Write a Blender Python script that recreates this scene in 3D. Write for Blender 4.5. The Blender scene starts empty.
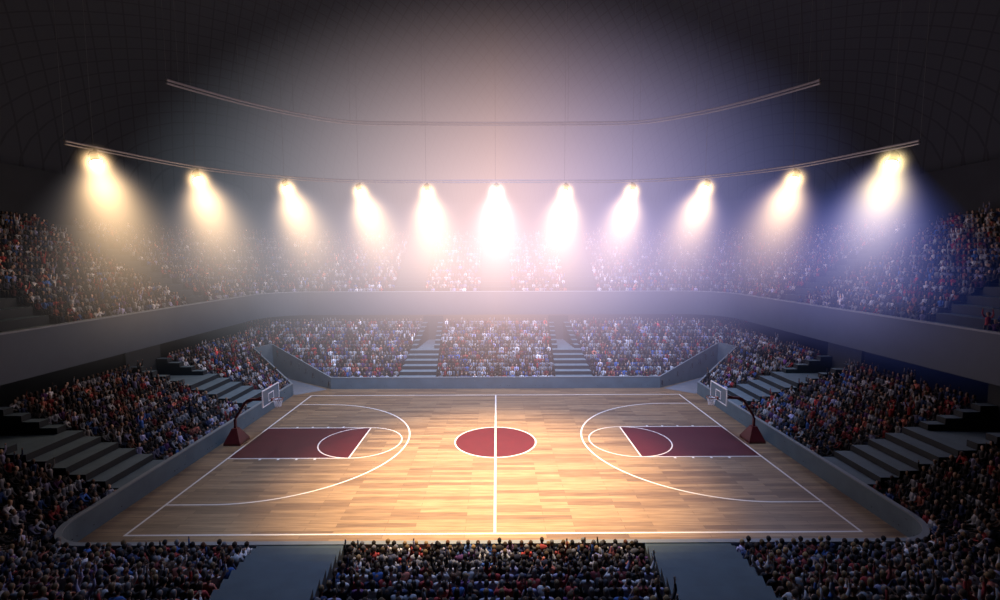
import bpy, bmesh, math, random
import numpy as np
from mathutils import Vector, Matrix

random.seed(7); rng = np.random.default_rng(7)
SC = bpy.context.scene
COL = SC.collection
PI = math.pi

# ------------------------------------------------------------------ materials
def new_mat(name):
    m = bpy.data.materials.new(name); m.use_nodes = True
    nt = m.node_tree; b = nt.nodes.get('Principled BSDF')
    return m, nt, b
def N(nt, t, **kw):
    n = nt.nodes.new(t)
    for k, v in kw.items(): setattr(n, k, v)
    return n
def L(nt, a, b): nt.links.new(a, b)
def math_n(nt, op, a, b=None, clamp=False):
    n = N(nt, 'ShaderNodeMath', operation=op); n.use_clamp = clamp
    for i, v in enumerate((a, b)):
        if v is None: continue
        if isinstance(v, (int, float)): n.inputs[i].default_value = v
        else: L(nt, v, n.inputs[i])
    return n.outputs[0]

ALB = .36     # darkens paint and cloth colours evenly, so the glowing haze brightens them less
def noisy(name, col, rough=.6, var=.25, scale=3.0, metal=0.0, detail=4):
    col = tuple(c*ALB for c in col)
    m, nt, b = new_mat(name)
    tc = N(nt, 'ShaderNodeTexCoord'); no = N(nt, 'ShaderNodeTexNoise')
    no.inputs['Scale'].default_value = scale; no.inputs['Detail'].default_value = detail
    L(nt, tc.outputs['Object'], no.inputs['Vector'])
    r = N(nt, 'ShaderNodeValToRGB')
    r.color_ramp.elements[0].position = .3; r.color_ramp.elements[1].position = .7
    r.color_ramp.elements[0].color = (*[c*(1-var) for c in col], 1)
    r.color_ramp.elements[1].color = (*[min(1, c*(1+var)) for c in col], 1)
    L(nt, no.outputs['Fac'], r.inputs['Fac']); L(nt, r.outputs['Color'], b.inputs['Base Color'])
    b.inputs['Roughness'].default_value = rough; b.inputs['Metallic'].default_value = metal
    return m

def emissive(name, col, strength):
    m, nt, b = new_mat(name)
    b.inputs['Base Color'].default_value = (*col, 1)
    b.inputs['Emission Color'].default_value = (*col, 1)
    b.inputs['Emission Strength'].default_value = strength
    no = N(nt, 'ShaderNodeTexNoise'); no.inputs['Scale'].default_value = 20
    L(nt, no.outputs['Fac'], b.inputs['Roughness'])
    return m

M = {}
M['concrete'] = noisy('painted_concrete', (.22, .32, .38), .7, .12, 1.2)
M['rim'] = noisy('rim_paint', (.42, .50, .56), .45, .08, 2)
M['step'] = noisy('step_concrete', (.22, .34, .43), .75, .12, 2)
M['nearstep'] = noisy('shaded_step', (.11, .19, .24), .75, .12, 2)  # darker copy of the step colour: dimness painted in for near and upper aisles
M['riser'] = noisy('riser_shade', (.035, .055, .068), .8, .12, 2)  # shade painted into step sides and landing walls, darker than the treads
M['dark'] = noisy('dark_terrace', (.018, .018, .024), .9, .3, 2)
M['balcony'] = noisy('balcony_paint', (.085, .135, .20), .6, .08, .7)
M['outer'] = noisy('outer_wall_paint', (.03, .04, .055), .85, .15, .5)
M['tunnelfloor'] = noisy('tunnel_floor', (.40, .44, .50), .6, .1, 1.5)
M['line'] = noisy('white_court_paint', (1.7, 1.65, 1.6), .35, .05, 6)
M['red'] = noisy('maroon_court_paint', (.16, .010, .022), .35, .12, 1.5)
M['maroon'] = noisy('maroon_enamel', (.20, .018, .02), .4, .15, 4)
M['white'] = noisy('white_frame_paint', (2.0, 2.0, 2.05), .4, .05, 5)
M['orange'] = noisy('rim_orange', (.55, .10, .03), .4, .1, 5)
M['net'] = noisy('net_cord', (2, 2, 2.05), .8, .08, 20)
M['steel'] = noisy('truss_steel', (.5, .48, .54), .5, .1, 6, 0)
M['cable'] = noisy('hanger_wire', (.16, .16, .18), .6, .1, 8)
M['black'] = noisy('black_housing', (.03, .03, .035), .45, .2, 8)

def wood_mat():
    m, nt, b = new_mat('maple_planks')
    tc = N(nt, 'ShaderNodeTexCoord')
    br = N(nt, 'ShaderNodeTexBrick'); br.offset = .37; br.offset_frequency = 2; br.squash = 1
    br.inputs['Color1'].default_value = (.25, .170, .098, 1); br.inputs['Color2'].default_value = (.088, .052, .034, 1)
    br.inputs['Mortar'].default_value = (.06, .032, .018, 1)
    br.inputs['Scale'].default_value = 1; br.inputs['Mortar Size'].default_value = .006
    br.inputs['Brick Width'].default_value = 3.1; br.inputs['Row Height'].default_value = .27
    br.inputs['Bias'].default_value = -.25
    L(nt, tc.outputs['Object'], br.inputs['Vector'])
    mp = N(nt, 'ShaderNodeMapping'); mp.inputs['Scale'].default_value = (.55, 9, 1)
    L(nt, tc.outputs['Object'], mp.inputs['Vector'])
    no = N(nt, 'ShaderNodeTexNoise'); no.inputs['Scale'].default_value = 1.6; no.inputs['Detail'].default_value = 6
    L(nt, mp.outputs['Vector'], no.inputs['Vector'])
    rp = N(nt, 'ShaderNodeValToRGB')
    rp.color_ramp.elements[0].position = .3; rp.color_ramp.elements[0].color = (.62, .58, .55, 1)
    rp.color_ramp.elements[1].position = .68; rp.color_ramp.elements[1].color = (1.12, 1.12, 1.12, 1)
    L(nt, no.outputs['Fac'], rp.inputs['Fac'])
    mx = N(nt, 'ShaderNodeMix', data_type='RGBA', blend_type='MULTIPLY'); mx.inputs['Factor'].default_value = 1
    L(nt, br.outputs['Color'], mx.inputs['A']); L(nt, rp.outputs['Color'], mx.inputs['B'])
    L(nt, mx.outputs['Result'], b.inputs['Base Color'])
    b.inputs['Roughness'].default_value = .38
    b.inputs['Coat Weight'].default_value = .25; b.inputs['Coat Roughness'].default_value = .22
    return m
M['wood'] = wood_mat()

def ceiling_mat():
    m, nt, b = new_mat('dome_lattice')
    tc = N(nt, 'ShaderNodeTexCoord'); sp = N(nt, 'ShaderNodeSeparateXYZ')
    L(nt, tc.outputs['Object'], sp.inputs['Vector'])
    def fam(a, c):
        v = math_n(nt, 'ADD', math_n(nt, 'MULTIPLY', sp.outputs['X'], a), math_n(nt, 'MULTIPLY', sp.outputs['Y'], c))
        fr = math_n(nt, 'FRACT', v)
        return math_n(nt, 'LESS_THAN', fr, .10)
    g = math_n(nt, 'MAXIMUM', fam(.85, .58), fam(-.85, .58))
    mx = N(nt, 'ShaderNodeMix', data_type='RGBA')
    mx.inputs['A'].default_value = (.024, .029, .038, 1); mx.inputs['B'].default_value = (.014, .017, .023, 1)
    L(nt, g, mx.inputs['Factor']); L(nt, mx.outputs['Result'], b.inputs['Base Color'])
    b.inputs['Roughness'].default_value = .9
    return m
M['ceiling'] = ceiling_mat()

def glass_mat():
    m, nt, b = new_mat('backboard_glass')
    b.inputs['Base Color'].default_value = (.13, .18, .22, 1); b.inputs['Roughness'].default_value = .15
    b.inputs['Alpha'].default_value = .82
    no = N(nt, 'ShaderNodeTexNoise'); no.inputs['Scale'].default_value = 3
    mr = N(nt, 'ShaderNodeMapRange'); mr.inputs['To Min'].default_value = .1; mr.inputs['To Max'].default_value = .2
    L(nt, no.outputs['Fac'], mr.inputs['Value']); L(nt, mr.outputs['Result'], b.inputs['Roughness'])
    return m
M['glass'] = glass_mat()

# ------------------------------------------------------------------ mesh helpers
def link(name, bm, mats, parent=None, smooth=False, loc=None):
    me = bpy.data.meshes.new(name)
    bmesh.ops.recalc_face_normals(bm, faces=bm.faces)
    bm.to_mesh(me); bm.free()
    if not isinstance(mats, (list, tuple)): mats = [mats]
    for m in mats: me.materials.append(m)
    if smooth:
        for p in me.polygons: p.use_smooth = True
    o = bpy.data.objects.new(name, me); COL.objects.link(o)
    if loc is not None: o.location = loc
    if parent is not None: o.parent = parent
    return o
def structure(o): o['kind'] = 'structure'; return o
def tag(o, label, cat, group=None):
    o['label'] = label; o['category'] = cat
    if group: o['group'] = group
    return o
def prism(bm, poly, z0, z1, mi=0, mtop=None):
    """vertical prism over a plan polygon [(x,y)...]; z1 number or list per vertex"""
    n = len(poly); z1 = z1 if isinstance(z1, (list, tuple)) else [z1]*n
    a = [bm.verts.new((x, y, z0)) for x, y in poly]; b = [bm.verts.new((p[0], p[1], z)) for p, z in zip(poly, z1)]
    fs = [bm.faces.new([a[i], a[(i+1) % n], b[(i+1) % n], b[i]]) for i in range(n)]
    fs.append(bm.faces.new(a[::-1])); t = bm.faces.new(b); fs.append(t)
    for f in fs: f.material_index = mi
    if mtop is not None: t.material_index = mtop
    return t
def strip(bm, A, B, z0, z1, mi=0, mtop=None):
    """prisms between two plan polylines with the same number of points"""
    n = len(A)
    va0 = [bm.verts.new((*p, z0)) for p in A]; vb0 = [bm.verts.new((*p, z0)) for p in B]
    va1 = [bm.verts.new((*p, z1)) for p in A]; vb1 = [bm.verts.new((*p, z1)) for p in B]
    fs = []
    for i in range(n-1):
        fs += [bm.faces.new([va0[i], va0[i+1], va1[i+1], va1[i]]), bm.faces.new([vb0[i+1], vb0[i], vb1[i], vb1[i+1]]),
               bm.faces.new([vb0[i], vb0[i+1], va0[i+1], va0[i]])]
        t = bm.faces.new([va1[i], va1[i+1], vb1[i+1], vb1[i]]); t.material_index = mi if mtop is None else mtop
    fs += [bm.faces.new([va0[0], va1[0], vb1[0], vb0[0]]), bm.faces.new([va0[-1], vb0[-1], vb1[-1], va1[-1]])]
    for f in fs: f.material_index = mi
def box(bm, x0, x1, y0, y1, z0, z1, mi=0):
    prism(bm, [(x0, y0), (x1, y0), (x1, y1), (x0, y1)], z0, z1, mi)
def frame_of(t):
    t = t.normalized(); up = Vector((0, 0, 1)) if abs(t.z) < .95 else Vector((1, 0, 0))
    a = t.cross(up).normalized(); return a, a.cross(t).normalized()
def tube(bm, pts, rad, n=8, closed=False, caps=True, square=False):
    pts = [Vector(p) for p in pts]; k = len(pts); rings = []
    rad = rad if isinstance(rad, (list, tuple)) else [rad]*k
    for i, p in enumerate(pts):
        if closed: t = pts[(i+1) % k]-pts[i-1]
        else: t = pts[min(i+1, k-1)]-pts[max(i-1, 0)]
        a, b = frame_of(t)
        off = PI/4 if square else 0
        rings.append([bm.verts.new(p+rad[i]*(math.cos(off+2*PI*j/n)*a+math.sin(off+2*PI*j/n)*b)) for j in range(n)])
    for i in range(k if closed else k-1):
        r0, r1 = rings[i], rings[(i+1) % k]
        for j in range(n): bm.faces.new([r0[j], r0[(j+1) % n], r1[(j+1) % n], r1[j]])
    if caps and not closed:
        bm.faces.new(rings[0][::-1]); bm.faces.new(rings[-1])
def lathe(bm, prof, n=20, mat=Matrix()):
    rings = [[bm.verts.new(mat @ Vector((r*math.cos(2*PI*j/n), r*math.sin(2*PI*j/n), z))) for j in range(n)] for r, z in prof]
    for a, b in zip(rings, rings[1:]):
        for j in range(n): bm.faces.new([a[j], a[(j+1) % n], b[(j+1) % n], b[j]])
    bm.faces.new(rings[0][::-1]); bm.faces.new(rings[-1])

# ------------------------------------------------------------------ camera
F, PITCH, YAW, ROLL = 491.59, .0874, .0065, -.002
CAM = Vector((.098, -27.254, 10.479))
fw = Vector((math.sin(YAW)*math.cos(PITCH), math.cos(YAW)*math.cos(PITCH), -math.sin(PITCH)))
rx = Vector((math.cos(YAW), -math.sin(YAW), 0)); up = rx.cross(fw)
r2 = math.cos(ROLL)*rx+math.sin(ROLL)*up; u2 = -math.sin(ROLL)*rx+math.cos(ROLL)*up
cd = bpy.data.cameras.new('camera'); co = bpy.data.objects.new('camera', cd); COL.objects.link(co)
cd.sensor_width = 36; cd.lens = 36*F/1000; cd.clip_end = 300
co.matrix_world = Matrix(((r2.x, u2.x, -fw.x, CAM.x), (r2.y, u2.y, -fw.y, CAM.y), (r2.z, u2.z, -fw.z, CAM.z), (0, 0, 0, 1)))
SC.camera = co
def view(p):                      # where a point falls in the photograph's 1000x600 frame (only used to decide what need not be built)
    d = Vector(p)-CAM; z = d.dot(fw)
    if z < .5: return None
    return 500+F*d.dot(r2)/z, 300-F*d.dot(u2)/z, z

# ------------------------------------------------------------------ floor with court markings
HL, HW, R, KD, Y3, A3 = 14.0, 9.411, 2.297, 6.326, 7.117, 9.0
WX, WYF, WYN, RC = 15.45, 11.3, -11.4, 1.6      # barrier: sides, far, near, near-corner radius
def court_floor():
    bm = bmesh.new()
    def quad(pts, z, mi):
        f = bm.faces.new([bm.verts.new((x, y, z)) for x, y in pts]); f.material_index = mi
    def rect(x0, x1, y0, y1, z, mi): quad([(x0, y0), (x1, y0), (x1, y1), (x0, y1)], z, mi)
    rect(-38, 38, -38, 38, 0, 0)
    w = .048
    def band(pts, hw, z=.007, closed=False):
        n = len(pts); P = [Vector(p) for p in pts]; l, r = [], []
        for i in range(n):
            t = (P[(i+1) % n]-P[i-1]) if closed else P[min(i+1, n-1)]-P[max(i-1, 0)]
            t.normalize(); nn = Vector((-t.y, t.x))
            l.append(bm.verts.new((*(P[i]+nn*hw), z))); r.append(bm.verts.new((*(P[i]-nn*hw), z)))
        for i in range(n if closed else n-1):
            j = (i+1) % n
            f = bm.faces.new([r[i], r[j], l[j], l[i]]); f.material_index = 1
    def circ(cx, cy, rr, a0=0, a1=2*PI, n=72, end=True):
        return [(cx+rr*math.cos(a0+(a1-a0)*i/n), cy+rr*math.sin(a0+(a1-a0)*i/n)) for i in range(n+(1 if end else 0))]
    # maroon paint
    quad(circ(0, 0, R, end=False), .003, 2)
    for s in (-1, 1):
        xs = sorted((s*HL, s*(HL-KD))); rect(xs[0], xs[1], -R, R, .003, 2)
    # white lines
    z = .007
    rect(-HL-w, HL+w, -HW-w, -HW+w, z, 1); rect(-HL-w, HL+w, HW-w, HW+w, z, 1)
    for s in (-1, 1): rect(s*HL-w, s*HL+w, -HW+w, HW-w, z, 1)
    rect(-w, w, -HW+w, HW-w, z+.002, 1)
    band(circ(0, 0, R, end=False), w*.8, closed=True)
    for s in (-1, 1):
        xs = sorted((s*(HL-w), s*(HL-KD)))
        for t in (-1, 1):
            rect(xs[0], xs[1], t*R-w*.8, t*R+w*.8, z, 1)
            for k in range(4):
                xk = s*(HL-1.75-.95*k); rect(xk-.06, xk+.06, *sorted((t*(R+w), t*(R+w+.16))), z, 1)
        rect(s*(HL-KD)-w*.8, s*(HL-KD)+w*.8, -R, R, z+.002, 1)
        band(circ(s*(HL-KD), 0, R, end=False), w*.7, z=.0085, closed=True)
        cx = HL-(A3-Y3)
        pts = [(s*(HL-w), -Y3)]+[(s*(cx-Y3*math.cos(a)), Y3*math.sin(a)) for a in [(-PI/2+PI*i/80) for i in range(81)]]+[(s*(HL-w), Y3)]
        band(pts, w*.9, z=.0095)
    # bare concrete floor of the two corner passages
    for s in (-1, 1):
        quad([(s*13.4, 11.15), (s*15.3, 9.6), (s*21, 14.7), (s*20.6, 16.7)], .004, 3)
    for f in bm.faces: f.normal_update()
    me = bpy.data.meshes.new('floor'); bm.to_mesh(me); bm.free()
    for k in ('wood', 'line', 'red', 'tunnelfloor'): me.materials.append(M[k])
    o = bpy.data.objects.new('floor', me); COL.objects.link(o); structure(o)
    me.update()
court_floor()

# ------------------------------------------------------------------ barriers round the court
def offset_path(path, d):
    P = [Vector(p) for p in path]; out = []
    for i in range(len(P)):
        t = P[min(i+1, len(P)-1)]-P[max(i-1, 0)]; t.normalize(); out.append((P[i].x-t.y*d, P[i].y+t.x*d))
    return out
def barrier(name, path, h=.93, t=.16):
    bm = bmesh.new()
    strip(bm, path, offset_path(path, t), 0, h-.05, 0)
    strip(bm, offset_path(path, -.02), offset_path(path, t+.02), h-.05, h, 1)
    structure(link(name, bm, [M['concrete'], M['rim']]))
arc = lambda cx, cy, r, a0, a1, n: [(cx+r*math.cos(math.radians(a0+(a1-a0)*i/n)), cy+r*math.sin(math.radians(a0+(a1-a0)*i/n))) for i in range(n+1)]
barrier('wall_far', [(13.15, WYF), (-13.15, WYF)][::-1])
barrier('wall_left', [(-WX, WYN+RC), (-WX, 9.6)])
barrier('wall_right', [(WX, 9.6), (WX, WYN+RC)])
barrier('wall_near', [(WX-RC, WYN), (-WX+RC, WYN)])
barrier('wall_near_left', arc(-WX+RC, WYN+RC, RC, 180, 270, 14)[::-1])
barrier('wall_near_right', arc(WX-RC, WYN+RC, RC, 270, 360, 14)[::-1])

# ------------------------------------------------------------------ lower stands
RUN, RISE, Z0, SINK = .8, .29, .90, .70
NF, NS, NN = 12, 10, 10
CRUN, CRISE = .6, .2175                     # seat rows are closer than the aisle steps
CR = {12: 16, 10: 13}
f_in = lambda d: 4.8+.04*d
f_out = lambda d: 7.9-.079*d
n_in = lambda d: 5.05-.164*d
n_out = lambda d: 8.0-.28*d
def far_sec(x0, x1):
    return lambda d, full: [(x0(d, full), WYF+d), (x1(d, full), WYF+d)]
def xl(d, full): return -(WX+d) if full else -(12.93+1.405*d)
def ye(d, full): return WYF+d if full else 9.4+.922*d
def mirror(fn): return lambda d, full: [(-x, y) for x, y in fn(d, full)]
def side(y0, y1): return lambda d, full: [(-(WX+d), y0(d, full)), (-(WX+d), y1(d, full))]
K = lambda v: (lambda d, full: v)
def corner(d, full):
    return [(-(WX+d), -7.4)]+arc(-WX+RC, WYN+RC, RC+d, 180, 270, 12)+[(-n_out(d), WYN-d)]
A1, A1b, A2, A2b = 3.65, 6.85, -4.5, -7.4
SECTIONS = [   # name in labels, plan function, rows
    ('far centre block', far_sec(lambda d, f: -f_in(d), lambda d, f: f_in(d)), NF),
    ('far left block', far_sec(xl, lambda d, f: -f_out(d)), NF),
    ('far right block', mirror(far_sec(xl, lambda d, f: -f_out(d))), NF),
    ('left rear block', side(K(A1b), ye), NS), ('right rear block', mirror(side(K(A1b), ye)), NS),
    ('left middle block', side(K(A2), K(A1)), NS), ('right middle block', mirror(side(K(A2), K(A1))), NS),
    ('left corner block', corner, NN), ('right corner block', mirror(corner), NN),
    ('foreground centre block', lambda d, f: [(-n_in(d), WYN-d), (n_in(d), WYN-d)], NN),
]
for nm, fn, rows in SECTIONS:
    bm = bmesh.new()
    for j in range(CR[rows]):
        full = j >= 8; z = Z0-SINK+CRISE*j; d = CRUN*j
        strip(bm, fn(d+(.16 if j == 0 else 0), full), fn(d+CRUN, full), .002, z)
        strip(bm, fn(d+.36, full), fn(d+CRUN, full), z, z+.27)
    structure(link('seating_terrace', bm, M['dark']))

def aisle(fn, rows, trench=True, stripw=.5):
    """fn(d) -> two plan points; stairs, then a sunk landing flanked by narrow steps"""
    bm = bmesh.new(); e = .02
    def sub(d, a, b):
        p, q = Vector(fn(d)[0]), Vector(fn(d)[1]); w = (q-p).length; t = (q-p)/w
        a = a if a >= 0 else w+a; b = b if b > 0 else w+b
        return [tuple(p+t*a), tuple(p+t*b)]
    for j in range(rows):
        d0 = RUN*j+(.16 if j == 0 else 0); d1 = RUN*(j+1); z = Z0+RISE*j
        if not trench or j < 5:
            strip(bm, sub(d0, e, -e), sub(d1, e, -e), .002, z, 1, 0)
        else:
            strip(bm, sub(d0, e, stripw), sub(d1, e, stripw), .002, z, 1, 0)
            strip(bm, sub(d0, -stripw, -e), sub(d1, -stripw, -e), .002, z, 1, 0)
    if trench:
        strip(bm, sub(RUN*5, stripw, -stripw), sub(RUN*rows, stripw, -stripw), .002, Z0+RISE*5, 1, 0)
        strip(bm, sub(RUN*rows, 0, -1e-6), sub(RUN*rows+.2, 0, -1e-6), .002, 4.7, 1, 1)  # back wall carries the same painted-in shade as the risers
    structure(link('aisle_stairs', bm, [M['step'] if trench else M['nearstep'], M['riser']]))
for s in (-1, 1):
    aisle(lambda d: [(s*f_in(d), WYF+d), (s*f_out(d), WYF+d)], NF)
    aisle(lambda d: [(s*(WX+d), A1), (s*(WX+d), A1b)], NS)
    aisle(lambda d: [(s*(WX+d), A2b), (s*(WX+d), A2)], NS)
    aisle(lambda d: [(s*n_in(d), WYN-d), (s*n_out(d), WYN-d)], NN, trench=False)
    # corner passage: two parapets that climb with the stand, and the dark end wall
    bm = bmesh.new()
    def par(p, q, z0, z1, t):
        P, Q = Vector(p), Vector(q); n = (Q-P).normalized(); n = Vector((-n.y, n.x))*t
        poly = [tuple(P), tuple(Q), tuple(Q+n), tuple(P+n)]
        prism(bm, [(s*x, y) for x, y in poly], .002, [z0, z1, z1, z0], 0, 1)
    par((-13.15, 11.3), (-19.95, 16.14), .93, 2.78, -.12)
    par((-15.45, 9.55), (-20.6, 14.3), .93, 2.82, .12)
    prism(bm, [(s*x, y) for x, y in ((-20.55, 14.2), (-19.85, 16.2), (-20.1, 16.3), (-20.8, 14.3))], .002, 2.8, 0, 1)
    structure(link('trim_'+('1' if s < 0 else '2'), bm, [M['concrete'], M['rim']]))

# ------------------------------------------------------------------ balcony and upper tier
BX, BY, BR, YB = 22.3, 21.5, 4.0, -22.0
def upper(d, segs):
    """segs: list of ('L'|'R', y) / ('F', x) end marks; returns the plan polyline at offset d between two marks"""
    a, b = segs; out = []
    def pt(m): return (-(BX+d), m[1]) if m[0] == 'L' else (BX+d, m[1]) if m[0] == 'R' else (m[1], BY+d)
    order = 'LFR'; out.append(pt(a))
    if a[0] == 'L' and b[0] != 'L': out += arc(-BX+BR, BY-BR, BR+d, 180, 90, 14)
    if b[0] == 'R' and a[0] != 'R': out += arc(BX-BR, BY-BR, BR+d, 90, 0, 14)
    out.append(pt(b)); return out
URUN, URISE, UZ, UROWS = .8, .46, 7.02, 14
whole = (('L', YB), ('R', YB))
bm = bmesh.new()
strip(bm, upper(0, whole), upper(.2, whole), 4.75, 7.02, 0, 1)
strip(bm, upper(-.05, whole), upper(.25, whole), 7.02, 7.10, 1, 1)
structure(link('balcony_front', bm, [M['balcony'], M['rim']]))
bm = bmesh.new()
strip(bm, upper(.2, whole), upper(11.3, whole), 4.75, 5.2)
structure(link('balcony_slab', bm, M['outer']))
marks = [('L', YB), ('L', -4.4), ('L', -1.6), ('L', 9.5), ('L', 12.0), ('F', -10.2), ('F', -7.2), ('F', -1.5), ('F', 1.5),
         ('F', 7.2), ('F', 10.2), ('R', 12.0), ('R', 9.5), ('R', -1.6), ('R', -4.4), ('R', YB)]
UPPER = []
for i in range(len(marks)-1):
    seg = (marks[i], marks[i+1]); is_aisle = i % 2 == 1
    bm = bmesh.new()
    for j in range(UROWS if is_aisle else 18):
        ru, ri = (URUN, URISE) if is_aisle else (.62, .3565)
        d0 = .2+ru*j; z = UZ+ri*j-(0 if is_aisle else .42)
        strip(bm, upper(d0, seg), upper(d0+ru, seg), 5.2, z, 1 if is_aisle else 0, 0)
        if not is_aisle: strip(bm, upper(d0+.36, seg), upper(d0+ru, seg), z, z+.27)
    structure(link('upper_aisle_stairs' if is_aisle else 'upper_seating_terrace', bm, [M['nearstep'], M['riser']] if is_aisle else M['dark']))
    if not is_aisle: UPPER.append(seg)
# outer shell
bm = bmesh.new(); strip(bm, upper(11.6, (('L', -36), ('R', -36))), upper(12, (('L', -36), ('R', -36))), 0, 17)
structure(link('wall_back', bm, M['outer']))
bm = bmesh.new(); box(bm, -34.3, 34.3, -36.4, -36, 0, 17); structure(link('wall_behind', bm, M['outer']))
bm = bmesh.new()
nu, nv = 96, 20; prev = None
for v in range(nv+1):
    ph = v/nv*PI/2; ring = []
    for u in range(nu):
        th = 2*PI*u/nu; c, s_ = math.cos(th), math.sin(th); k = (abs(c)**4+abs(s_)**4)**-.25*(1-.0)+0
        k = k*math.cos(ph)+(1-math.cos(ph))*1.0
        rr = math.cos(ph)*k
        ring.append(bm.verts.new((35.5*rr*c, 37*rr*s_, 16.5+18.5*math.sin(ph))))
    if prev:
        for u in range(nu): bm.faces.new([prev[u], prev[(u+1) % nu], ring[(u+1) % nu], ring[u]])
    prev = ring
bmesh.ops.remove_doubles(bm, verts=bm.verts, dist=.01)
structure(link('ceiling', bm, M['ceiling'], smooth=True))

# ------------------------------------------------------------------ hanging ring trusses
def ring_path(half, n=6):
    """half: right-hand points (x,y) from far centre outward; an open Catmull-Rom arc mirrored in x"""
    u = [(-x, y) for x, y in half[::-1] if abs(x) > .01]+list(half)
    out = []; m = len(u)
    for i in range(m-1):
        p0, p1, p2, p3 = (Vector(u[max(0, min(m-1, i+k))]) for k in (-1, 0, 1, 2))
        for t in range(n):
            t = t/n
            out.append(.5*((2*p1)+(p2-p0)*t+(2*p0-5*p1+4*p2-p3)*t*t+(3*p1-p0-3*p2+p3)*t**3))
    return [(p.x, p.y) for p in out]+[u[-1]]
LAMPS = [(-22.9, 1.7), (-20.8, 7.9), (-16.5, 12.35), (-11.3, 14.45), (-5.7, 14.6), (0.1, 14.5), (5.9, 14.6), (11.4, 14.35), (16.8, 12.45), (21.2, 8.0), (23.3, 2.0)]
def truss(label, half, z, rad, gap):
    root = bpy.data.objects.new('arc_truss', None); COL.objects.link(root); root.location = (0, 0, z)
    tag(root, label, 'lighting truss')
    path = ring_path(half)
    bm = bmesh.new(); tube(bm, [(x, y, 0) for x, y in path], rad, 8); link('top_chord', bm, M['steel'], root, True)
    bm = bmesh.new(); tube(bm, [(x, y, -gap) for x, y in path], rad*.8, 8); link('bottom_chord', bm, M['steel'], root, True)
    for i in range(0, len(path), len(path)//12):
        x, y = path[i]; rr = math.hypot(x/35.5, y/37)
        bm = bmesh.new(); tube(bm, [(x, y, 0), (x, y, 16.5+18.5*math.sqrt(max(.05, 1-rr*rr))-z+.3)], .012, 5)
        link('hanger_cable', bm, M['cable'], root)
    return root
truss('pale curved truss carrying the row of eleven spotlights', [(0, 14.5), (5.8, 14.6), (11.4, 14.4), (16.7, 12.4), (21.0, 7.95), (23.1, 1.85), (23.5, .4)], 16.85, .06, .17)
truss('upper pale curved truss hanging empty under the dome', [(0, 14.4), (6, 14.35), (11.8, 13.9), (15.4, 11.5), (18.0, 8.6), (20.1, 5.2), (20.4, 4.5)], 21.5, .08, .2)

# ------------------------------------------------------------------ spotlights; each beam is a volume that glows by itself
def beam_mat(name, core, halo, ac, ah):
    m = bpy.data.materials.new(name); m.use_nodes = True; nt = m.node_tree; nt.nodes.clear()
    out = N(nt, 'ShaderNodeOutputMaterial'); tc = N(nt, 'ShaderNodeTexCoord'); sp = N(nt, 'ShaderNodeSeparateXYZ')
    L(nt, tc.outputs['Object'], sp.inputs['Vector'])
    X, Y, Z = (sp.outputs[k] for k in 'XYZ')
    z = math_n(nt, 'MAXIMUM', math_n(nt, 'MULTIPLY', Z, -1.0), 0.0)
    r = math_n(nt, 'SQRT', math_n(nt, 'ADD', math_n(nt, 'MULTIPLY', X, X), math_n(nt, 'MULTIPLY', Y, Y)))
    def gauss(k, r0):
        w = math_n(nt, 'ADD', math_n(nt, 'MULTIPLY', z, k), r0); q = math_n(nt, 'DIVIDE', r, w)
        return math_n(nt, 'EXPONENT', math_n(nt, 'MULTIPLY', math_n(nt, 'MULTIPLY', q, q), -1.0))
    end = math_n(nt, 'SUBTRACT', 1.0, math_n(nt, 'DIVIDE', z, BEAM_L), True)
    def fall(a, z0, p):
        return math_n(nt, 'DIVIDE', a, math_n(nt, 'POWER', math_n(nt, 'ADD', z, z0), p))
    zu = math_n(nt, 'DIVIDE', math_n(nt, 'MAXIMUM', Z, 0.0), .5)
    upf = math_n(nt, 'EXPONENT', math_n(nt, 'MULTIPLY', math_n(nt, 'MULTIPLY', zu, zu), -1.0))
    end = math_n(nt, 'MULTIPLY', end, upf)
    c = math_n(nt, 'MULTIPLY', math_n(nt, 'MULTIPLY', gauss(.25, .38), math_n(nt, 'MINIMUM', fall(ac, .9, 2.2), 2.2)), math_n(nt, 'POWER', end, 1.9))
    h = math_n(nt, 'MULTIPLY', math_n(nt, 'MULTIPLY', gauss(.40, .5), math_n(nt, 'MINIMUM', fall(ah, 1.2, 1.35), .28)), math_n(nt, 'POWER', end, 1.2))
    e1 = N(nt, 'ShaderNodeEmission'); e1.inputs['Color'].default_value = (*core, 1); L(nt, c, e1.inputs['Strength'])
    e2 = N(nt, 'ShaderNodeEmission'); e2.inputs['Color'].default_value = (*halo, 1); L(nt, h, e2.inputs['Strength'])
    zc_ = math_n(nt, 'ADD', Z, .12)
    dd = math_n(nt, 'DIVIDE', math_n(nt, 'ADD', math_n(nt, 'MULTIPLY', r, r), math_n(nt, 'MULTIPLY', zc_, zc_)), .17)
    c = math_n(nt, 'ADD', c, math_n(nt, 'MULTIPLY', math_n(nt, 'EXPONENT', math_n(nt, 'MULTIPLY', dd, -1.0)), 5.5))  # bloom round the lens, put in as emission
    L(nt, c, e1.inputs['Strength'])
    ad = N(nt, 'ShaderNodeAddShader'); L(nt, e1.outputs[0], ad.inputs[0]); L(nt, e2.outputs[0], ad.inputs[1])
    L(nt, ad.outputs[0], out.inputs['Volume'])
    return m
BEAM_L = 12.5
def lerp(a, b, t): return tuple(x+(y-x)*t for x, y in zip(a, b))
TILT = [(4.0, -2.0), (4.5, -3.0), (4.6, -3.0), (4.0, -3.0), (1.3, -3.0), (0, -3.0), (-1.3, -3.0), (-3.2, -3.0), (-4.6, -3.0), (-5.2, -3.0), (-4.0, -2.0)]
M['lens'] = emissive('spotlight_lens', (1, .93, .78), 9)
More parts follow.
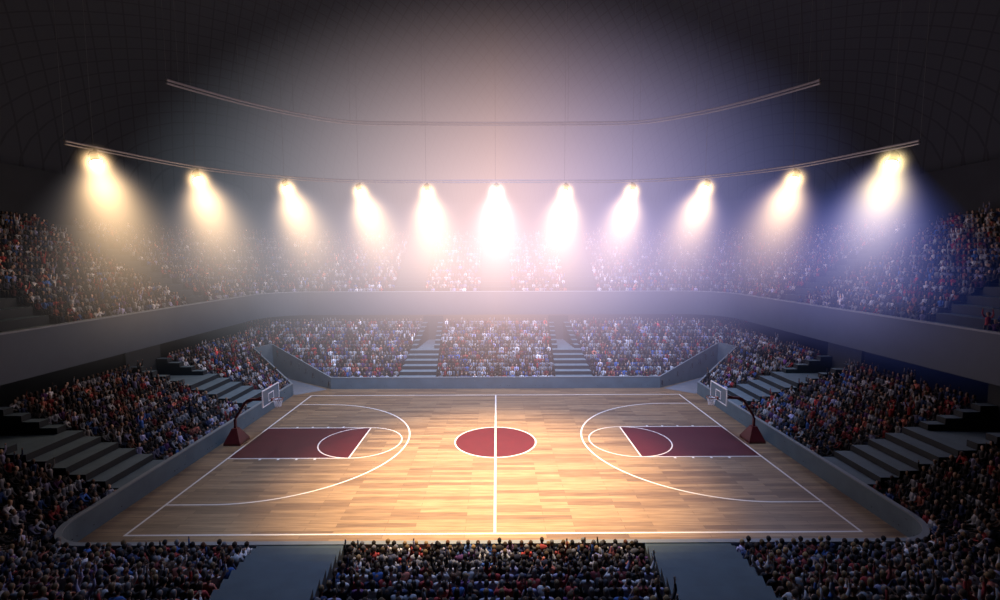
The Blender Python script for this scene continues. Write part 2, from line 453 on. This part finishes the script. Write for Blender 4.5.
ORD = ['leftmost spotlight, over the dark left stand, with a broad warm white beam',
       'second spotlight from the left on the curved truss, amber beam slanting inward',
       'third spotlight from the left on the curved truss, amber beam slanting inward',
       'fourth spotlight from the left, first on the straight run of the curved truss',
       'spotlight just left of the central one, amber beam falling almost straight down',
       'central spotlight, the brightest, its beam falling straight over the middle of the far stand',
       'spotlight just right of the central one, amber beam falling almost straight down',
       'second spotlight right of the central one, last on the straight truss run',
       'third spotlight from the right on the curved truss, amber beam slanting left',
       'second spotlight from the right on the curved truss, amber beam with violet edge',
       'rightmost spotlight, yellow core with broad deep blue beam over the dark right stand']
for i, (x, y) in enumerate(LAMPS):
    root = bpy.data.objects.new('spotlight', None); COL.objects.link(root); root.location = (x, y, 16.0)
    tag(root, ORD[i], 'spotlight', 'spotlights on the curved truss')
    hx, hy = TILT[i]; ax = Vector((hx, hy, -10)).normalized()
    q = ax.to_track_quat('-Z', 'Y').to_matrix().to_4x4()
    bm = bmesh.new(); lathe(bm, [(.13, .62), (.2, .56), (.22, .1), (.34, -.06), (.36, -.06), (.36, -.1), (.33, -.1), (.31, -.05), (.05, -.04)], 20, q)
    link('housing', bm, M['black'], root, True)
    bm = bmesh.new(); lathe(bm, [(.02, -.045), (.30, -.045), (.30, -.075), (.2, -.10), (.03, -.11)], 20, q); link('lens', bm, M['lens'], root, True)
    bm = bmesh.new(); a = (q @ Vector((1, 0, 0))).normalized(); ctr = q @ Vector((0, 0, .25))
    a = Vector((a.x, a.y, 0)).normalized()
    topz = .5
    tube(bm, [ctr+a*.27, ctr+a*.3+Vector((0, 0, .08)), Vector((a.x*.22, a.y*.22, topz)), Vector((0, 0, topz+.02)), Vector((-a.x*.22, -a.y*.22, topz)), ctr-a*.3+Vector((0, 0, .08)), ctr-a*.27], .028, 6)
    link('yoke', bm, M['black'], root)
    bm = bmesh.new(); box(bm, -.07, .07, -.07, .07, .47, .66); link('clamp', bm, M['black'], root)
    t = i/10
    core = lerp((1, .62, .27), (1, .66, .26), t); halo = lerp((.46, .46, .52), (.34, .30, .85), t)
    if i in (4, 5, 6): halo = (.80, .58, .66)
    near = 1.0
    ac, ah = (22, 1.25)
    if i == 5: ac, ah = 15, 1.5; core = (1, .76, .56)
    if i in (0,): ac, ah = 20, 1.0
    if i in (10,): ac, ah = 19, 2.4; halo = (.10, .20, 1.0); core = (1, .74, .26)
    bmat = beam_mat('beam_glow', core, halo, ac, ah)  # emission stands in for lamp light caught in the air
    bm = bmesh.new(); k, r0 = .84, 1.15
    lathe(bm, [(.5, 1.0), (r0, .55), (r0+.1, -.2), (r0+k*3, -3), (r0+k*8, -8), (r0+k*BEAM_L, -BEAM_L)], 28)
    b = link('light_beam', bm, bmat, root); b.matrix_local = q
    ld = bpy.data.lights.new('lamp', 'SPOT'); ld.energy = 130 if i in (0, 10) else 1000; ld.color = lerp((1, .86, .72), (.72, .76, 1), t)
    ld.spot_size = math.radians(85); ld.spot_blend = 1; ld.shadow_soft_size = .25
    lo = bpy.data.objects.new('lamp', ld); COL.objects.link(lo); lo.parent = root
    lo.matrix_local = Matrix.Translation(ax*.2) @ q

# haze over the far end, its scattered light put in as emission
def haze(name, label, loc, rad, dens, p=1.5):
    m = bpy.data.materials.new(name); m.use_nodes = True; nt = m.node_tree; nt.nodes.clear()
    out = N(nt, 'ShaderNodeOutputMaterial'); tc = N(nt, 'ShaderNodeTexCoord')
    le = N(nt, 'ShaderNodeVectorMath', operation='LENGTH'); L(nt, tc.outputs['Object'], le.inputs[0])
    f = math_n(nt, 'POWER', math_n(nt, 'SUBTRACT', 1.0, le.outputs['Value'], True), p)
    sp = N(nt, 'ShaderNodeSeparateXYZ'); L(nt, tc.outputs['Object'], sp.inputs['Vector'])
    r = N(nt, 'ShaderNodeValToRGB'); els = r.color_ramp.elements
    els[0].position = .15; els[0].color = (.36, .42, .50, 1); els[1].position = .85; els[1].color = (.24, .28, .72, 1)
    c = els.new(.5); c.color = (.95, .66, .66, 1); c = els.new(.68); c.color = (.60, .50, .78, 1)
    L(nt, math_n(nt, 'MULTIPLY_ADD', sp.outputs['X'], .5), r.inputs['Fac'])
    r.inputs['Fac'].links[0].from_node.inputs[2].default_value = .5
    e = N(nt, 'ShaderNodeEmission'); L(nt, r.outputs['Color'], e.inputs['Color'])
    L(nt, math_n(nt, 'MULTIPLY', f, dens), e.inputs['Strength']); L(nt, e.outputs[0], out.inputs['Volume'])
    bm = bmesh.new(); bmesh.ops.create_icosphere(bm, subdivisions=4, radius=1)
    o = link(name, bm, m, loc=loc); o.scale = rad; o['kind'] = 'stuff'
    tag(o, label, 'haze'); return o
haze('haze', 'pinkish grey glowing haze hanging under the dome over the far stands', (0, 15.5, 13), (31, 18, 18), .068, 1.25)

# ------------------------------------------------------------------ basketball hoops
def hoop(label, s):
    root = bpy.data.objects.new('basketball_hoop', None); COL.objects.link(root)
    root.location = (s*14.75, 0, 0); root.rotation_euler = (0, 0, 0 if s < 0 else PI)
    tag(root, label, 'basketball hoop', 'basketball hoops')
    # local: +x towards the court
    bm = bmesh.new()
    prof = [(-.42, .50, .56, 0), (-.42, .50, .56, .12), (-.16, .16, .16, .80), (-.16, .16, .16, .84)]
    rings = []
    for x0, x1, hy, z in prof: rings.append([bm.verts.new(p) for p in ((x0, -hy, z), (x1, -hy, z), (x1, hy, z), (x0, hy, z))])
    for a, b in zip(rings, rings[1:]):
        for j in range(4): bm.faces.new([a[j], a[(j+1) % 4], b[(j+1) % 4], b[j]])
    bm.faces.new(rings[0][::-1]); bm.faces.new(rings[-1])
    link('base', bm, M['maroon'], root)
    bm = bmesh.new(); tube(bm, [(0, 0, .82), (0, 0, 1.32), (.04, 0, 1.42), (.62, 0, 2.30), (.74, 0, 2.42), (.86, 0, 2.47), (2.05, 0, 2.5)], .085, 4, square=True)
    link('arm', bm, M['maroon'], root)
    bm = bmesh.new(); tube(bm, [(.66, 0, 2.3), (2.05, 0, 2.80)], .04, 6); link('brace', bm, M['maroon'], root)
    # backboard
    X = 2.06; hw, zb, zt = 1.02, 2.30, 3.24
    bm = bmesh.new(); box(bm, X, X+.03, -hw+.03, hw-.03, zb+.03, zt-.03); bb = link('backboard', bm, M['glass'], root)
    def rectframe(name, y0, y1, z0, z1, t, xa, xb):
        bm = bmesh.new()
        box(bm, xa, xb, y0, y1, z0, z0+t); box(bm, xa, xb, y0, y1, z1-t, z1)
        box(bm, xa, xb, y0, y0+t, z0+t, z1-t); box(bm, xa, xb, y1-t, y1, z0+t, z1-t)
        link(name, bm, M['white'], bb)
    rectframe('backboard_frame', -hw, hw, zb, zt, .055, X-.012, X+.042)
    rectframe('target_square', -.33, .33, 2.47, 2.93, .05, X+.03, X+.045)
    # ring and net
    bm = bmesh.new(); box(bm, X+.03, X+.14, -.09, .09, 2.42, 2.54)
    cx = X+.14+.27; tube(bm, [(cx+.27*math.cos(2*PI*k/28), .27*math.sin(2*PI*k/28), 2.52) for k in range(28)], .02, 6, closed=True)
    rim = link('rim', bm, M['orange'], root, True)
    bm = bmesh.new(); n = 12
    prof = [(.265, 2.5), (.215, 2.36), (.175, 2.22), (.155, 2.08)]
    for k in range(n):
        for sgn in (-1, 1):
            tube(bm, [(cx+r*math.cos(2*PI*(k+sgn*.5*l)/n), r*math.sin(2*PI*(k+sgn*.5*l)/n), z) for l, (r, z) in enumerate(prof)], .015, 4)
    link('net', bm, M['net'], rim)
hoop('maroon basketball hoop standing behind the left baseline with a white framed glass backboard', -1)
hoop('maroon basketball hoop standing behind the right baseline with a white framed glass backboard', 1)

# ------------------------------------------------------------------ spectators
S = .74
POSES = ['hands on lap', 'leaning forward', 'arms raised', 'clapping', 'one arm raised', 'standing with arms raised']
def skeleton(pose):
    J = dict(pelvis=(0, 0, .50), spine=(0, -.02, .68), chest=(0, -.03, .90), neck=(0, -.015, 1.06), head=(0, .0, 1.22),
             hip=(.095, .03, .49), knee=(.115, .43, .48), ankle=(.115, .41, .09), toe=(.12, .57, .04),
             sho=(.175, -.03, .985), elb=(.225, .04, .74), wri=(.13, .27, .61), hand=(.115, .36, .60))
    arms = {1: None, -1: None}
    A = dict(sho=J['sho'], elb=J['elb'], wri=J['wri'], hand=J['hand'])
    UP = dict(sho=(.18, -.03, 1.0), elb=(.30, .02, 1.24), wri=(.27, .05, 1.50), hand=(.27, .06, 1.60))
    CL = dict(sho=(.175, -.03, .985), elb=(.24, .10, .78), wri=(.07, .30, .96), hand=(.02, .36, 1.03))
    arms = {1: dict(A), -1: dict(A)}
    if pose == 1:
        for k, (dy, dz) in dict(spine=(.05, 0), chest=(.17, -.03), neck=(.24, -.05), head=(.31, -.06)).items():
            J[k] = (J[k][0], J[k][1]+dy, J[k][2]+dz)
        F1 = dict(sho=(.175, .14, .95), elb=(.17, .34, .66), wri=(.07, .50, .60), hand=(.02, .58, .60)); arms = {1: dict(F1), -1: dict(F1)}
    if pose in (2, 5): arms = {1: dict(UP), -1: dict(UP)}
    if pose == 3: arms = {1: dict(CL), -1: dict(CL)}
    if pose == 4: arms[1] = dict(UP)
    if pose == 5:
        dz = .40
        for k in ('pelvis', 'spine', 'chest', 'neck', 'head', 'hip'): J[k] = (J[k][0], J[k][1]+.12, J[k][2]+dz)
        for s in arms: arms[s] = {k: (v[0], v[1]+.12, v[2]+dz) for k, v in arms[s].items()}
        J['knee'] = (.115, .17, .50); J['ankle'] = (.115, .14, .09); J['toe'] = (.12, .30, .04)
    return J, arms

def skin_mesh(name, verts, edges, radii, levels=1):
    me = bpy.data.meshes.new(name); me.from_pydata([tuple(Vector(v)) for v in verts], edges, [])
    o = bpy.data.objects.new(name, me); COL.objects.link(o)
    o.modifiers.new('skin', 'SKIN')
    sv = me.skin_vertices[0].data
    for i, r in enumerate(radii):
        r = r if isinstance(r, tuple) else (r, r)
        sv[i].radius = r; sv[i].use_root = (i == 0)
    if levels:
        sub = o.modifiers.new('sub', 'SUBSURF'); sub.levels = levels; sub.render_levels = levels
    dg = bpy.context.evaluated_depsgraph_get(); ev = o.evaluated_get(dg)
    out = bpy.data.meshes.new_from_object(ev)
    bpy.data.objects.remove(o); bpy.data.meshes.remove(me)
    return out
class Chain:
    def __init__(s): s.v = []; s.e = []; s.r = []
    def add(s, p, r, frm=None):
        s.v.append(Vector(p)); s.r.append(r); i = len(s.v)-1
        if frm is not None: s.e.append((frm, i))
        return i
def sx(p, s): return (p[0]*s, p[1], p[2])

def head_bm(c):
    bm = bmesh.new(); bmesh.ops.create_uvsphere(bm, u_segments=16, v_segments=12, radius=1)
    for v in bm.verts:
        x, y, z = v.co
        w = .078*(1-.22*max(0, -z)**1.5); 
        v.co = Vector((x*w, y*.098-(.012 if z < -.3 and y < 0 else 0), z*.118))
        if y > .55 and abs(x) < .34:           # nose ridge
            if -.45 < z < .15: v.co.y += .022*(1-abs(x)/.34)*(1-abs(z+.2)/.4 if abs(z+.2) < .4 else 0)
    for s in (-1, 1):                           # ears
        r = bmesh.ops.create_uvsphere(bm, u_segments=6, v_segments=5, radius=1)
        for v in r['verts']: v.co = Vector((s*.079+v.co.x*.012, v.co.y*.02-.005, v.co.z*.032-.005))
    n0 = len(bm.faces)
    for s in (-1, 1):                           # eyes
        r = bmesh.ops.create_uvsphere(bm, u_segments=6, v_segments=5, radius=1)
        for v in r['verts']: v.co = Vector((s*.031+v.co.x*.013, .085+v.co.y*.009, .008+v.co.z*.008))
    bm.faces.ensure_lookup_table()
    for f in bm.faces[n0:]: f.material_index = 1
    n1 = len(bm.faces)
    r = bmesh.ops.create_uvsphere(bm, u_segments=8, v_segments=4, radius=1)      # mouth
    for v in r['verts']: v.co = Vector((v.co.x*.024, .083+v.co.y*.008, -.062+v.co.z*.007))
    bm.faces.ensure_lookup_table()
    for f in bm.faces[n1:]: f.material_index = 2
    for v in bm.verts: v.co += Vector(c)
    return bm

def person_meshes(pose):
    J, arms = skeleton(pose)
    c = Chain()
    p = c.add(J['pelvis'], (.10, .085)); s = c.add(J['spine'], (.095, .075), p); ch = c.add(J['chest'], (.115, .085), s)
    nk = c.add(J['neck'], .052, ch); h0 = c.add(Vector(J['head'])+Vector((0, 0, -.05)), .058, nk)
    for sd in (1, -1):
        hp = c.add(sx(J['hip'], sd), .078, p); kn = c.add(sx(J['knee'], sd), .052, hp); an = c.add(sx(J['ankle'], sd), .036, kn); c.add(sx(J['toe'], sd), .032, an)
        a = arms[sd]; so = c.add(sx(a['sho'], sd), .052, ch); el = c.add(sx(a['elb'], sd), .038, so); wr = c.add(sx(a['wri'], sd), .026, el)
        W, H = Vector(sx(a['wri'], sd)), Vector(sx(a['hand'], sd)); d = (H-W).normalized()
        side_ = d.cross(Vector((0, 0, 1))); side_ = side_.normalized() if side_.length > .3 else Vector((1, 0, 0))
        nrm = side_.cross(d).normalized()
        pm = c.add(W+d*.05, (.034, .018), wr)
        for k, ln in enumerate((.062, .072, .068, .052)):
            o = side_*(.028-.0185*k); b = c.add(W+d*.085+o, .009, pm)
            m = c.add(W+d*(.085+ln*.5)+o*1.1-nrm*.004, .008, b); c.add(W+d*(.085+ln*.92)+o*1.12-nrm*.016, .007, m)
        tb = c.add(W+d*.035+side_*.04, .010, pm); c.add(W+d*.075+side_*.062-nrm*.01, .008, tb)
    body = skin_mesh('body', c.v, c.e, c.r, 1)
    bm = bmesh.new(); bm.from_mesh(body); bpy.data.meshes.remove(body)
    hb = head_bm(J['head']); tmp = bpy.data.meshes.new('t'); hb.to_mesh(tmp); hb.free(); bm.from_mesh(tmp); bpy.data.meshes.remove(tmp)
    body = bpy.data.meshes.new('body'); bm.to_mesh(body); bm.free()
    # top
    c = Chain()
    p = c.add(Vector(J['pelvis'])+Vector((0, 0, .03)), (.125, .105)); s = c.add(J['spine'], (.125, .10), p); ch = c.add(J['chest'], (.15, .115), s)
    c.add(Vector(J['neck'])+Vector((0, 0, -.045)), (.07, .065), ch)
    for sd in (1, -1):
        a = arms[sd]; so = c.add(sx(a['sho'], sd), .068, ch); el = c.add(sx(a['elb'], sd), .054, so)
        c.add(Vector(sx(a['elb'], sd)).lerp(Vector(sx(a['wri'], sd)), .82), .040, el)
    top = skin_mesh('top', c.v, c.e, c.r, 1)
    c = Chain()
    p = c.add(Vector(J['pelvis'])+Vector((0, 0, -.01)), (.13, .11))
    for sd in (1, -1):
        hp = c.add(sx(J['hip'], sd), .092, p); kn = c.add(sx(J['knee'], sd), .066, hp); c.add(Vector(sx(J['ankle'], sd))+Vector((0, 0, .03)), .052, kn)
    tr = skin_mesh('trousers', c.v, c.e, c.r, 1)
    hair = []
    for style in (0, 1):
        bm = bmesh.new(); bmesh.ops.create_uvsphere(bm, u_segments=14, v_segments=10, radius=1)
        kill = [v for v in bm.verts if (v.co.y > .38 and v.co.z < .40) or (v.co.z < (-.35 if style == 0 else -.9))]
        bmesh.ops.delete(bm, geom=kill, context='VERTS')
        for v in bm.verts:
            z = v.co.z
            v.co = Vector((v.co.x*.088, v.co.y*.107-.004, z*.126 if (z > 0 or style == 0) else z*.23))
            if style == 1 and z < -.2: v.co.y -= .02; v.co.x *= 1.12
            v.co += Vector(J['head'])+Vector((0, 0, .004))
        me = bpy.data.meshes.new('hair'); bm.to_mesh(me); bm.free(); hair.append(me)
    for me in (body, top, tr, *hair):
        me.transform(Matrix.Scale(S, 4))
        for q in me.polygons: q.use_smooth = True
    return body, top, tr, hair

TOPS = {'white': (.75, .76, .80), 'grey': (.42, .45, .52), 'lilac': (.42, .42, .66), 'red': (.48, .05, .05), 'maroon': (.20, .02, .03),
        'coral': (.62, .20, .14), 'navy': (.03, .05, .14), 'blue': (.06, .16, .48), 'black': (.02, .02, .024), 'charcoal': (.06, .06, .07), 'purple': (.14, .05, .20), 'brown': (.14, .08, .05)}
TW = [.17, .10, .10, .08, .07, .04, .09, .05, .14, .10, .04, .02]
HAIRS = {'black': (.012, .010, .010), 'brown': (.06, .032, .018), 'fair': (.35, .23, .10), 'grey': (.30, .30, .31), 'ginger': (.22, .07, .02)}
HWT = [.31, .28, .20, .16, .05]
SKINS = [(.55, .36, .27), (.42, .26, .18), (.26, .14, .09), (.12, .065, .045)]
LEGS = [(.03, .035, .06), (.02, .02, .022), (.10, .09, .08), (.05, .07, .13)]
MT = {k: noisy('cloth_'+k.replace(' ', '_'), tuple(c*1.7 for c in v), .85, .18, 14) for k, v in TOPS.items()}
MH = {k: noisy('hair_'+k, v, .6, .3, 40) for k, v in HAIRS.items()}
MS = [noisy('skin_tone', tuple(c*1.5 for c in v), .55, .08, 12) for v in SKINS]
ML = [noisy('trouser_cloth', v, .9, .15, 14) for v in LEGS]
M['eye'] = noisy('eye_dark', (.03, .02, .02), .2, .1, 30); M['lip'] = noisy('lip', (.30, .09, .08), .5, .1, 30)

# every seat position
def resample(pts, pitch, r):
    P = [Vector(p) for p in pts]; ln = [(b-a).length for a, b in zip(P, P[1:])]; tot = sum(ln)
    n = max(1, int((tot-.1)/pitch)); out = []
    for k in range(n):
        t = (tot-n*pitch)/2+pitch*(k+.5); i = 0
        while i < len(ln)-1 and t > ln[i]: t -= ln[i]; i += 1
        dr = (P[i+1]-P[i]).normalized(); out.append((P[i]+dr*t, dr))
    return out
seats = []
for si, (nm, fn, rows) in enumerate(SECTIONS):
    for j in range(CR[rows]):
        full = j >= 8; d = CRUN*j+.44
        for p, dr in resample(fn(d, full), .345, rng):
            seats.append(dict(sec=nm, row=j, p=Vector((p.x, p.y, Z0-SINK+CRISE*j)), lower=True))
for seg in UPPER:
    for j in range(18):
        for p, dr in resample(upper(.2+.62*j+.44, seg), .345, rng):
            seats.append(dict(sec='upper', row=j, p=Vector((p.x, p.y, UZ-.42+.3565*j)), lower=False))
def facing(q):
    x, y = q['p'].x, q['p'].y; nm = q['sec']
    if nm.startswith('far'): n = Vector((0, -1))
    elif nm.startswith('foreground'): n = Vector((0, 1))
    elif 'corner' in nm:
        s = -1 if x < 0 else 1; cx, cy = s*(WX-RC), WYN+RC
        n = Vector((-s, 0)) if y > cy else Vector((0, 1)) if abs(x) < abs(cx) else Vector((cx-x, cy-y)).normalized()
    elif nm == 'upper':
        s = -1 if x < 0 else 1; cx, cy = s*(BX-BR), BY-BR
        n = Vector((-s, 0)) if y < cy else Vector((0, -1)) if abs(x) < abs(cx) else Vector((cx-x, cy-y)).normalized()
    else: n = Vector((1, 0)) if x < 0 else Vector((-1, 0))
    return n
for q in seats:
    n = facing(q); ang = math.atan2(-n.x, n.y)
    q['rz'] = ang+float(rng.normal(0, .12)); t = Vector((-n.y, n.x, 0))
    q['p'] = q['p']+t*float(rng.uniform(-.03, .03))+Vector((n.x, n.y, 0))*float(rng.uniform(-.02, .03))
    q['top'] = str(rng.choice(list(TOPS), p=TW)); q['hair'] = str(rng.choice(list(HAIRS), p=HWT)); q['style'] = int(rng.random() < .4)
    q['pose'] = int(rng.choice(6, p=[.50, .18, .06, .16, .07, .03])); q['skin'] = int(rng.choice(4, p=[.45, .25, .18, .12])); q['leg'] = int(rng.integers(4))
    q['gone'] = rng.random() < .02
    if (q['pose'] == 5 or q['row'] == 0 and q['pose'] in (2, 4) and rng.random() < .7) and q['sec'] in ('foreground centre block', 'left corner block', 'right corner block'): q['pose'] = 0
    q['v'] = view(q['p']+Vector((0, 0, .95)))
seats = [q for q in seats if not q['gone'] and q['v'] and -160 < q['v'][0] < 1160 and q['v'][1] < 690]
for nm in {q['sec'] for q in seats if q['lower']}:           # place in the row, counted among those inside the frame
    for j in range(16):
        row = [q for q in seats if q['sec'] == nm and q['row'] == j and 4 < q['v'][0] < 996 and q['v'][1] < 594]
        row.sort(key=lambda q: q['v'][0], reverse=nm.startswith('left'))
        for k, q in enumerate(row): q['k'] = k
cand = sorted([q for q in seats if 'k' in q], key=lambda q: q['v'][2])
single = cand[:300]
for q in single: q['single'] = True

ONES = ['zeroth', 'first', 'second', 'third', 'fourth', 'fifth', 'sixth', 'seventh', 'eighth', 'ninth', 'tenth', 'eleventh', 'twelfth', 'thirteenth', 'fourteenth', 'fifteenth', 'sixteenth', 'seventeenth', 'eighteenth', 'nineteenth']
TENS = {2: ('twentieth', 'twenty'), 3: ('thirtieth', 'thirty'), 4: ('fortieth', 'forty'), 5: ('fiftieth', 'fifty')}
def ordinal(n):
    if n < 20: return ONES[n]
    a, b = divmod(n, 10); return TENS[a][0] if b == 0 else TENS[a][1]+'-'+ONES[b]
PROTO = {}
PM = [person_meshes(k) for k in range(6)]
for me_i, (body, top, tr, hair) in enumerate(PM):
    body.materials.append(MS[0]); body.materials.append(M['eye']); body.materials.append(M['lip'])
    top.materials.append(MT['white']); tr.materials.append(ML[0])
    for h in hair: h.materials.append(MH['black'])
def mk(name, me, parent=None):
    o = bpy.data.objects.new(name, me); COL.objects.link(o); o.parent = parent; return o
def dress(o, mat):
    o.material_slots[0].link = 'OBJECT'; o.material_slots[0].material = mat
for q in single:
    key = (q['pose'], q['style']); body, top, tr, hair = PM[q['pose']]
    if key not in PROTO:
        b = mk('spectator', body); kids = [mk('top', top, b), mk('trousers', tr, b), mk('hair', hair[q['style']], b)]
        PROTO[key] = (b, kids)
    else:
        b0, k0 = PROTO[key]; b = b0.copy(); COL.objects.link(b); kids = []
        for c in k0:
            c2 = c.copy(); COL.objects.link(c2); c2.parent = b; kids.append(c2)
    b.location = q['p']; b.rotation_euler = (0, 0, q['rz'])
    dress(b, MS[q['skin']]); dress(kids[0], MT[q['top']]); dress(kids[1], ML[q['leg']]); dress(kids[2], MH[q['hair']])
    where = {'foreground centre block': 'front block', 'left corner block': 'left corner', 'right corner block': 'right corner'}.get(q['sec'], q['sec'])
    frm = 'from left' if q['sec'] == 'foreground centre block' else 'from aisle'
    act = ['', ' leaning forward', ' cheering', ' clapping', ' waving', ' standing'][q['pose']]
    tag(b, f"{q['hair']}-haired person in {q['top']}{act}, {ordinal(q['row']+1)} row of {where}, {ordinal(q['k']+1)} {frm}",
        'person', 'spectators in the nearest stands')

# the remaining thousands, too many and too small to tell apart: one mesh
def low_person(pose):
    J, arms = skeleton(pose); V, Fc, P = [], [], []
    def tb(pts, rad, part, n=6):
        base = len(V)
        for i, p in enumerate(pts):
            t = Vector(pts[min(i+1, len(pts)-1)])-Vector(pts[max(i-1, 0)]); a, b = frame_of(t)
            r = rad[i] if isinstance(rad[i], tuple) else (rad[i], rad[i])
            for k in range(n): V.append(Vector(p)+r[0]*math.cos(2*PI*k/n)*a+r[1]*math.sin(2*PI*k/n)*b); P.append(part)
        for i in range(len(pts)-1):
            for k in range(n): Fc.append((base+i*n+k, base+i*n+(k+1) % n, base+(i+1)*n+(k+1) % n, base+(i+1)*n+k))
        c0, c1 = len(V), len(V)+1; V.append(Vector(pts[0])); V.append(Vector(pts[-1])); P.extend([part, part])
        for k in range(n): Fc.append((c0, base+(k+1) % n, base+k, base+k)); e = base+(len(pts)-1)*n; Fc.append((c1, e+k, e+(k+1) % n, e+(k+1) % n))
    tb([J['pelvis'], J['spine'], J['chest'], Vector(J['sho'])*Vector((0, 1, 1)) if False else (0, J['chest'][1], J['chest'][2]+.10), J['neck']], [(.16, .12), (.15, .11), (.20, .125), (.17, .10), (.06, .06)], 2)
    tb([Vector(J['neck'])+Vector((0, 0, -.02)), Vector(J['head'])+Vector((0, 0, -.10)), Vector(J['head'])+Vector((0, .01, -.04)), Vector(J['head'])+Vector((0, 0, .05)), Vector(J['head'])+Vector((0, 0, .115))], [.05, .06, .085, .09, .05], 0)
    tb([Vector(J['head'])+Vector((0, -.03, -.06)), Vector(J['head'])+Vector((0, -.025, 0)), Vector(J['head'])+Vector((0, -.012, .07)), Vector(J['head'])+Vector((0, 0, .13))], [.085, .10, .097, .04], 1)
    for s in (1, -1):
        a = arms[s]; tb([sx(a['sho'], s), sx(a['elb'], s), sx(a['wri'], s)], [.065, .05, .038], 2, 4); tb([sx(a['wri'], s), sx(a['hand'], s)], [.03, .035], 0, 4)
        tb([sx(J['hip'], s), sx(J['knee'], s), sx(J['ankle'], s)], [.09, .065, .045], 3, 4); tb([sx(J['ankle'], s), sx(J['toe'], s)], [.045, .035], 4, 4)
    return np.array([tuple(v) for v in V])*S, np.array([f[:3] if f[2] == f[3] else f for f in Fc], dtype=object), np.array(P)
def low_arrays(pose):
    v, f, p = low_person(pose); tri = []
    for q in f:
        tri.append((q[0], q[1], q[2]))
        if len(q) == 4: tri.append((q[0], q[2], q[3]))
    return v, np.array(tri, dtype=np.int64), p
LOW = [low_arrays(k) for k in range(6)]
AV, AF, AC = [], [], []; base = 0
for q in seats:
    if q.get('single'): continue
    v, f, p = LOW[q['pose']]; c, s = math.cos(q['rz']), math.sin(q['rz'])
    Rm = np.array([[c, -s, 0], [s, c, 0], [0, 0, 1]])
    AV.append(v @ Rm.T+np.array(q['p'])); AF.append(f+base); base += len(v)
    j = math.exp(float(rng.normal(.14, .45)))
    pal = np.array([SKINS[q['skin']], HAIRS[q['hair']], TOPS[q['top']], LEGS[q['leg']], (.03, .03, .03)])*j
    AC.append(np.c_[pal[p]*ALB, np.ones(len(p))])
AV = np.concatenate(AV).astype(np.float32); AF = np.concatenate(AF).astype(np.int32); AC = np.concatenate(AC).astype(np.float32)
me = bpy.data.meshes.new('crowd')
me.vertices.add(len(AV)); me.vertices.foreach_set('co', AV.ravel())
me.loops.add(AF.size); me.loops.foreach_set('vertex_index', AF.ravel())
me.polygons.add(len(AF)); me.polygons.foreach_set('loop_start', np.arange(0, AF.size, 3, dtype=np.int32)); me.polygons.foreach_set('loop_total', np.full(len(AF), 3, dtype=np.int32))
at = me.color_attributes.new('tint', 'FLOAT_COLOR', 'POINT'); at.data.foreach_set('color', AC.ravel())
me.update(calc_edges=True)
m, nt, b = new_mat('crowd_clothes')
an = N(nt, 'ShaderNodeVertexColor'); an.layer_name = 'tint'; L(nt, an.outputs['Color'], b.inputs['Base Color']); b.inputs['Roughness'].default_value = .85
me.materials.append(m)
o = bpy.data.objects.new('crowd', me); COL.objects.link(o); o['kind'] = 'stuff'
tag(o, 'dense crowd of small seated spectators filling the stands and balcony all round the court', 'crowd')
print('people', len(seats), 'single', len(single), 'verts', len(AV))

# ------------------------------------------------------------------ light
def light(name, kind, loc, energy, col, **kw):
    ld = bpy.data.lights.new(name, kind); ld.energy = energy; ld.color = col
    for k, v in kw.items(): setattr(ld, k, v)
    lo = bpy.data.objects.new(name, ld); COL.objects.link(lo); lo.location = loc
    return lo
def aim(o, t): o.rotation_euler = (Vector(t)-o.location).to_track_quat('-Z', 'Y').to_euler()
k = light('court_light', 'SPOT', (0, -3.6, 27), 215000, (1, .66, .30), spot_size=math.radians(47), spot_blend=1.0, shadow_soft_size=1.0); aim(k, (0, -4.0, 0))
k = light('house_light', 'SPOT', (0, -5, 28), 60000, (.42, .58, 1), spot_size=math.radians(88), spot_blend=1.0, shadow_soft_size=2.0); aim(k, (0, 11, 0))
k = light('near_fill', 'SPOT', (0, -5, 28), 21000, (.40, .55, 1), spot_size=math.radians(68), spot_blend=1.0, shadow_soft_size=1.5); aim(k, (0, -8, 0))  # added fill without a fixture, cools the front rows and near court edge
light('dome_fill', 'POINT', (0, 4, 27.5), 1000, (1, .80, .84), shadow_soft_size=.8)  # added fill without a fixture, lifts the trusses and dome centre

w = bpy.data.worlds.new('world'); SC.world = w; w.use_nodes = True
bg = w.node_tree.nodes.get('Background'); bg.inputs['Color'].default_value = (.02, .03, .05, 1); bg.inputs['Strength'].default_value = .1

SC.view_settings.view_transform = 'Standard'; SC.view_settings.look = 'None'
SC.cycles.max_bounces = 4; SC.cycles.diffuse_bounces = 2; SC.cycles.glossy_bounces = 2; SC.cycles.volume_bounces = 0; SC.cycles.transparent_max_bounces = 16
SC.cycles.volume_step_rate = .5; SC.cycles.volume_max_steps = 128
SC.cycles.use_denoising = True; SC.cycles.sample_clamp_indirect = 3
